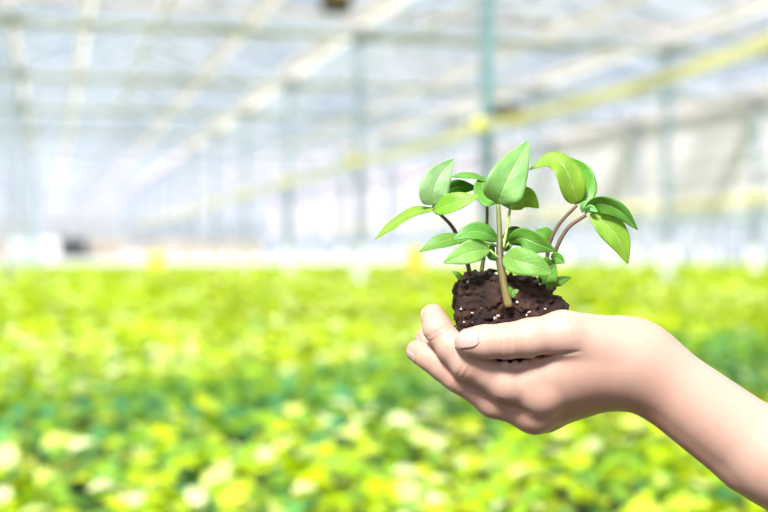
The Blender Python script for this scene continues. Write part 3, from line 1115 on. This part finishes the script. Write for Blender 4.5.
for a in ((495, 318, 3.2), (498, 316, 2.2), (472, 313, 1.8), (529, 312, 2.4), (527, 315, 1.8), (461, 309, 1.5), (545, 309, 1.4), (517, 302, 1.6),
          (468, 282, 2), (540, 284, 1.5), (464, 322, 1.2)):
    crumb(*a)
for _ in range(8):
    crumb(RNG.uniform(456, 568), RNG.uniform(290, 328), RNG.uniform(.35, .8))
pl = mesh_obj('perlite', to_world(np.array(pm_v)), pm_f, M['perlite'], soil)
tag(pl, 'pale perlite crumbs')


def spline(pts, n):
    P = [np.asarray(q, float) for q in pts]
    P = [2 * P[0] - P[1]] + P + [2 * P[-1] - P[-2]]
    out = []
    m = len(P) - 3
    for i in range(n):
        s = i / (n - 1) * m
        k = min(int(s), m - 1); t = s - k
        a, b_, c, d = P[k:k + 4]
        out.append(0.5 * ((2 * b_) + (-a + c) * t + (2 * a - 5 * b_ + 4 * c - d) * t * t + (-a + 3 * b_ - 3 * c + d) * t ** 3))
    return out


def stem(pts, r0, r1, mat, label=None, node=0.0):
    P = spline([cm(*q) for q in pts], 22)
    R = [(r0 + (r1 - r0) * i / 21 + node * math.exp(-((i - 10) / 2.2) ** 2)) / PPM for i in range(22)]
    o = MB().tube([to_world(q)[0] for q in P], R, 10).build('stem', mat, plant, True)
    if label: tag(o, label)
    return o


stem([(509, 307, -14), (504, 285, -13), (500, 258, -6), (499.5, 230, 2), (498, 203, 6)], 4.4, 2.2, M['stem_main'], 'thick brown main stem', 0.9)
stem([(481, 276, 46), (485, 246, 42), (487, 220, 34), (487, 200, 26)], 2.3, 1.5, M['stem_brown'])
stem([(503, 248, 0), (507, 228, 8), (511, 203, 20)], 1.5, 1.4, M['stem_green'], 'thin light green stem')
stem([(470, 274, 40), (464, 250, 36), (453, 228, 26), (443, 217, 18), (432, 208, 12)], 2.4, 1.5, M['stem_dark'], 'slim dark stem leaning left')
stem([(548, 286, 34), (547, 262, 30), (550, 242, 24), (560, 223, 20), (577, 205, 16)], 2.4, 1.7, M['stem_dark'], 'slim dark stem arching right')
stem([(553, 290, 26), (553, 266, 20), (557, 247, 14), (568, 228, 10), (586, 215, 6)], 2.6, 1.8, M['stem_dark'], 'lower dark stem arching right')

LEAF_MID = (0.20, 0.48, 0.06)
LEAF_PALE = (0.36, 0.68, 0.25)
LEAF_YEL = (0.33, 0.58, 0.05)
LEAF_DARK = (0.11, 0.33, 0.03)


def leaf(mid, width, roll=0.0, cup=0.25, tone=LEAF_MID, shape=0.42, wave=0.05, twist=0.0, petiole=None):
    """midrib control points (px, py, z), width in hand px, roll about the midrib in degrees (0 faces the lens)"""
    nu, nv = 22, 11
    C = spline([cm(*q) for q in mid], nu)
    L = sum(np.linalg.norm(C[i + 1] - C[i]) for i in range(nu - 1))
    W = width / PPM
    V, UV = [], []
    seed = RNG.uniform(0, 10)
    for i in range(nu):
        t = i / (nu - 1)
        tg = C[min(i + 1, nu - 1)] - C[max(i - 1, 0)]; tg /= np.linalg.norm(tg)
        view = np.array([0, 0, -1.0])
        sd = np.cross(tg, view)
        if np.linalg.norm(sd) < 0.15: sd = np.array([1.0, 0, 0])
        sd /= np.linalg.norm(sd)
        nm = np.cross(sd, tg)
        a = math.radians(roll + twist * t)
        sd, nm = sd * math.cos(a) + nm * math.sin(a), -sd * math.sin(a) + nm * math.cos(a)
        # ovate outline with a pointed tip, widest at `shape`
        e1 = math.log(0.5) / math.log(shape)
        w = math.sin(math.pi * t ** e1) ** 0.72 if 0 < t < 1 else 0.0
        w *= (1 - 0.25 * max(0, t - .7) / .3)
        w = max(w, 0.02)
        for j in range(nv):
            s = j / (nv - 1) * 2 - 1
            x = s * w * W / 2
            lift = cup * abs(x) * (1 - 0.35 * abs(s)) + wave * W * w * math.sin(t * 9 + s * 2.5 + seed) * abs(s)
            ph = (t * 7 - abs(s) * 2.5)
            lift += 0.018 * W * math.cos(2 * math.pi * ph) * w * min(1, abs(s) * 3) * (1 - abs(s) * .6)
            V.append(C[i] + sd * x + nm * lift)
            UV.append((s * .5 + .5, t))
    Fc = []
    for i in range(nu - 1):
        for j in range(nv - 1):
            q = i * nv + j
            Fc.append([q, q + 1, q + nv + 1, q + nv])
    o = mesh_obj('leaf', to_world(np.array(V)), Fc, M['leaf'], plant, True)
    uvl = o.data.uv_layers.new(name='UVMap')
    uvl.data.foreach_set('uv', np.array([UV[l.vertex_index] for l in o.data.loops]).ravel())
    j = RNG.normal(0, .05, 3)
    o.color = (*[max(0.01, c * (1 + jj)) for c, jj in zip(tone, j)], 1)
    sm_ = o.modifiers.new('thickness', 'SOLIDIFY'); sm_.thickness = 0.00022; sm_.offset = 0
    if petiole:
        P = spline([cm(*q) for q in petiole], 8)
        MB().tube([to_world(q)[0] for q in P], 1.3 / PPM, 8).build('petiole', M['stem_green'], o, True)
    return o


# upper left cluster
leaf([(434, 205, 10), (433, 192, 4), (440, 175, 6), (454, 159, 14)], 31, 8, .3, (0.46, 0.72, 0.38), .40)
leaf([(433, 208, 12), (415, 213, 4), (394, 224, -2), (375, 240, -4)], 24, 63, .15, LEAF_YEL, .42)
leaf([(433, 211, 12), (445, 206, 0), (462, 200, -6), (480, 196, -6)], 21, -28, .2, LEAF_YEL, .45)
leaf([(441, 196, 34), (455, 187, 40), (478, 188, 46)], 17, 30, .2, LEAF_DARK, .5, petiole=[(441, 196, 34), (437, 202, 24), (433, 207, 13)])
leaf([(486, 181, 36), (470, 176, 30), (451, 177, 28)], 14, 58, .2, LEAF_MID, .5)
# crown of the main stem
leaf([(497, 203, 4), (503, 189, -6), (514, 167, -2), (528, 141, 12)], 40, 4, .32, LEAF_PALE, .38)
leaf([(500, 203, 10), (512, 199, 22), (526, 198, 32), (539, 208, 38)], 25, 16, .2, LEAF_YEL, .5)
leaf([(497, 203, 6), (489, 199, 14), (483, 188, 26), (483, 176, 40)], 24, 20, .2, LEAF_MID, .45)
# arching right leaf: base low, bends over the top, tip hangs to the left
leaf([(578, 204, 16), (572, 186, 8), (564, 167, 8), (550, 160, 18), (529, 170, 24)], 30, 4, .2, LEAF_YEL, .36, twist=42)
leaf([(577, 204, 16), (585, 191, 22), (581, 172, 30), (568, 157, 36)], 25, -18, .25, LEAF_MID, .42)  # darker leaf added for the unlit right half of the arching leaf
leaf([(585, 211, 6), (600, 204, -4), (620, 211, -10), (638, 230, -8)], 21, 32, .3, LEAF_MID, .42)
leaf([(590, 214, 6), (606, 224, 2), (619, 240, 0), (628, 264, 4)], 27, -12, .25, LEAF_YEL, .45, twist=20)
leaf([(585, 214, 4), (590, 208, -2), (598, 212, -5)], 7, 10, .3, LEAF_PALE, .5)
leaf([(583, 213, 6), (583, 206, 2), (589, 200, 2)], 6, -10, .3, LEAF_PALE, .5)
# middle tier, left
leaf([(498, 240, 0), (486, 233, -14), (470, 232, -20), (452, 240, -22)], 19, 24, .22, LEAF_MID, .45)
leaf([(470, 238, 14), (452, 239, 4), (436, 244, -2), (419, 252, -4)], 17, 36, .2, LEAF_MID, .48, petiole=[(470, 238, 14), (484, 241, 10), (498, 247, 0)])
leaf([(490, 250, -10), (478, 250, -20), (462, 255, -28), (443, 263, -28)], 23, 8, .15, (0.38, 0.66, 0.17), .48, petiole=[(490, 250, -10), (494, 254, -10), (499, 258, -8)])
leaf([(494, 248, 26), (480, 243, 34), (464, 244, 40)], 13, 25, .2, LEAF_DARK, .5)
leaf([(493, 244, 10), (491, 254, 2), (496, 261, -6)], 9, 20, .2, LEAF_DARK, .5)
# middle tier, right
leaf([(509, 243, 8), (522, 238, -8), (538, 244, -14), (556, 251, -12)], 22, 14, .2, LEAF_MID, .45, petiole=[(509, 243, 8), (504, 249, 4), (501, 256, -2)])
leaf([(503, 257, -12), (515, 260, -26), (534, 265, -32), (553, 274, -30)], 27, -6, .12, (0.34, 0.64, 0.13), .46)
leaf([(502, 238, 26), (513, 230, 32), (528, 234, 38)], 10, 30, .2, LEAF_DARK, .5)
leaf([(549, 245, 28), (545, 236, 24), (536, 230, 24)], 18, 10, .2, LEAF_MID, .5)
leaf([(505, 252, 10), (508, 244, 12), (509, 236, 16)], 9, 0, .2, LEAF_DARK, .5)
# right seedling near the soil
leaf([(551, 258, 16), (557, 258, 4), (565, 263, 0)], 12, 14, .2, LEAF_MID, .5)
leaf([(549, 292, 8), (547, 281, -4), (556, 264, -6)], 20, 6, .2, LEAF_MID, .5)
leaf([(552, 287, 6), (559, 281, -2), (572, 277, -4)], 11, 18, .2, LEAF_MID, .45)
leaf([(552, 268, 20), (546, 262, 12), (542, 268, 6)], 10, 10, .2, LEAF_MID, .5)
# tiny sprouts on the soil
leaf([(513, 298, -16), (515, 292, -19), (519, 290, -20)], 5, 10, .2, LEAF_PALE, .45)
leaf([(513, 298, -16), (511, 291, -18), (509, 286, -18)], 5, -10, .2, LEAF_MID, .45)
leaf([(462, 280, -2), (458, 275, -6), (452, 271, -6)], 6, 10, .2, LEAF_MID, .45)

# ------------------------------------------------------------------ the person's forearm and hand
hw = to_world(HV)
person = mesh_obj('person', hw, HF, M['skin'], None, True, loc=tuple(to_world(cm(636, 368, 25))[0]))
tag(person, 'bare forearm and cupped hand reaching in from the right, palm up, holding a soil plug', 'person')
# natural flush of knuckles, tips and bends; underside and index-pad shade painted in too
fl = np.zeros(len(HV))
for (x, y, z, r_, amt) in ((532, 418, 10, 26, .45), (560, 402, -8, 34, .22), (505, 344, -50, 14, .22), (436, 318, 12, 16, .5), (411, 352, 14, 15, .45), (447, 317, -4, 11, .6),
                           (420, 338, 44, 13, .4), (454, 380, -2, 20, .3), (470, 372, -28, 18, .2), (462, 350, -48, 12, .2), (590, 404, 0, 36, .5), (640, 412, 8, 40, .5), (690, 455, 10, 36, .4), (740, 495, 10, 36, .35), (565, 412, 0, 26, .55), (500, 404, 0, 26, .35), (470, 392, 10, 22, .3)):
    d = np.linalg.norm(HV - cm(x, y, z), axis=1) * PPM
    fl = np.maximum(fl, amt * np.exp(-(d / r_) ** 2))
at_ = person.data.attributes.new('flush_shade', 'FLOAT', 'POINT')
at_.data.foreach_set('value', fl)


def nail(name, c, n, u, length, width, label):
    """curved plate laid on the finger: c centre, n outward direction, u direction to the tip (camera-aligned)"""
    n = np.array([n[0], -n[1], n[2]], float); n /= np.linalg.norm(n)
    u = np.array([u[0], -u[1], u[2]], float); u -= n * (u @ n); u /= np.linalg.norm(u)
    w = np.cross(n, u)
    c = cm(*c)
    k1, k2 = 11, 13
    V = []
    P = np.array([c + u * (a / (k1 - 1) - .5) * length / PPM + w * (b_ / (k2 - 1) - .5) * width / PPM *
                  (1 - 0.45 * abs(2 * a / (k1 - 1) - 1) ** 4) for a in range(k1) for b_ in range(k2)])
    P = P + n * 14 / PPM
    for _ in range(60):
        d = hand_sdf(P)
        P = P - n * np.clip(d[:, None] - 0.00005, -0.002, 0.002) * 0.8
    Fc = [[a * k2 + b_, a * k2 + b_ + 1, (a + 1) * k2 + b_ + 1, (a + 1) * k2 + b_] for a in range(k1 - 1) for b_ in range(k2 - 1)]
    o = mesh_obj(name, to_world(P), Fc, M['nail'], person, True)
    sm_ = o.modifiers.new('thickness', 'SOLIDIFY'); sm_.thickness = 0.0006; sm_.offset = 0
    tag(o, label)
    return o


nail('thumbnail', (467, 340, -36), (-.15, -.25, -1), (-1, .05, 0), 25, 20, 'short pale pink thumbnail')
nail('fingernail', (431, 316, 4), (-1, .0, .5), (-.1, -1, .3), 14, 14, 'index fingernail')
nail('fingernail', (416, 351, 18), (-.55, .75, -.35), (-1, -.3, .7), 13, 13, 'middle fingernail')
nail('fingernail', (426, 339, 48), (-.85, .4, 0), (-.5, -.8, .3), 12, 12, 'ring fingernail')
nail('fingernail', (456, 341, 82), (-.8, .3, .5), (-.5, -.8, -.2), 11, 11, 'little fingernail')

# ------------------------------------------------------------------ light
sun_d = bpy.data.lights.new('sun', 'SUN')
sun_d.energy = 7.2
sun_d.angle = math.radians(14)
sun_d.color = (1.0, 0.965, 0.90)
sun = bpy.data.objects.new('sun', sun_d)
COL.objects.link(sun)
el, az = math.radians(45), math.radians(34)      # travels towards +y, a little to the right
dv = Vector((math.sin(az) * math.cos(el), math.cos(az) * math.cos(el), -math.sin(el)))
sun.rotation_euler = dv.to_track_quat('-Z', 'Y').to_euler()

w = bpy.data.worlds.new('sky')
scene.world = w
w.use_nodes = True
nt = w.node_tree
nt.nodes.clear()
o = nt.nodes.new('ShaderNodeOutputWorld')
bg = nt.nodes.new('ShaderNodeBackground')
tc = nt.nodes.new('ShaderNodeTexCoord')
no = nt.nodes.new('ShaderNodeTexNoise'); no.inputs['Scale'].default_value = 5.0; no.inputs['Detail'].default_value = 4
mp = nt.nodes.new('ShaderNodeMapping'); mp.inputs['Scale'].default_value = (1, 1, 3)
cr = nt.nodes.new('ShaderNodeValToRGB')
cr.color_ramp.elements[0].position = 0.38; cr.color_ramp.elements[0].color = (0.66, 0.80, 1.0, 1)
cr.color_ramp.elements[1].position = 0.66; cr.color_ramp.elements[1].color = (1.35, 1.33, 1.30, 1)
nt.links.new(tc.outputs['Generated'], mp.inputs[0]); nt.links.new(mp.outputs[0], no.inputs['Vector'])
nt.links.new(no.outputs['Fac'], cr.inputs[0]); nt.links.new(cr.outputs[0], bg.inputs[0])
bg.inputs[1].default_value = 0.53
nt.links.new(bg.outputs[0], o.inputs[0])

scene.view_settings.view_transform = 'Standard'
scene.view_settings.look = 'None'
scene.view_settings.gamma = 1.0
scene.view_settings.use_curve_mapping = False
scene.view_settings.exposure = 0.55
scene.cycles.max_bounces = 8
scene.cycles.diffuse_bounces = 4
scene.cycles.transparent_max_bounces = 16
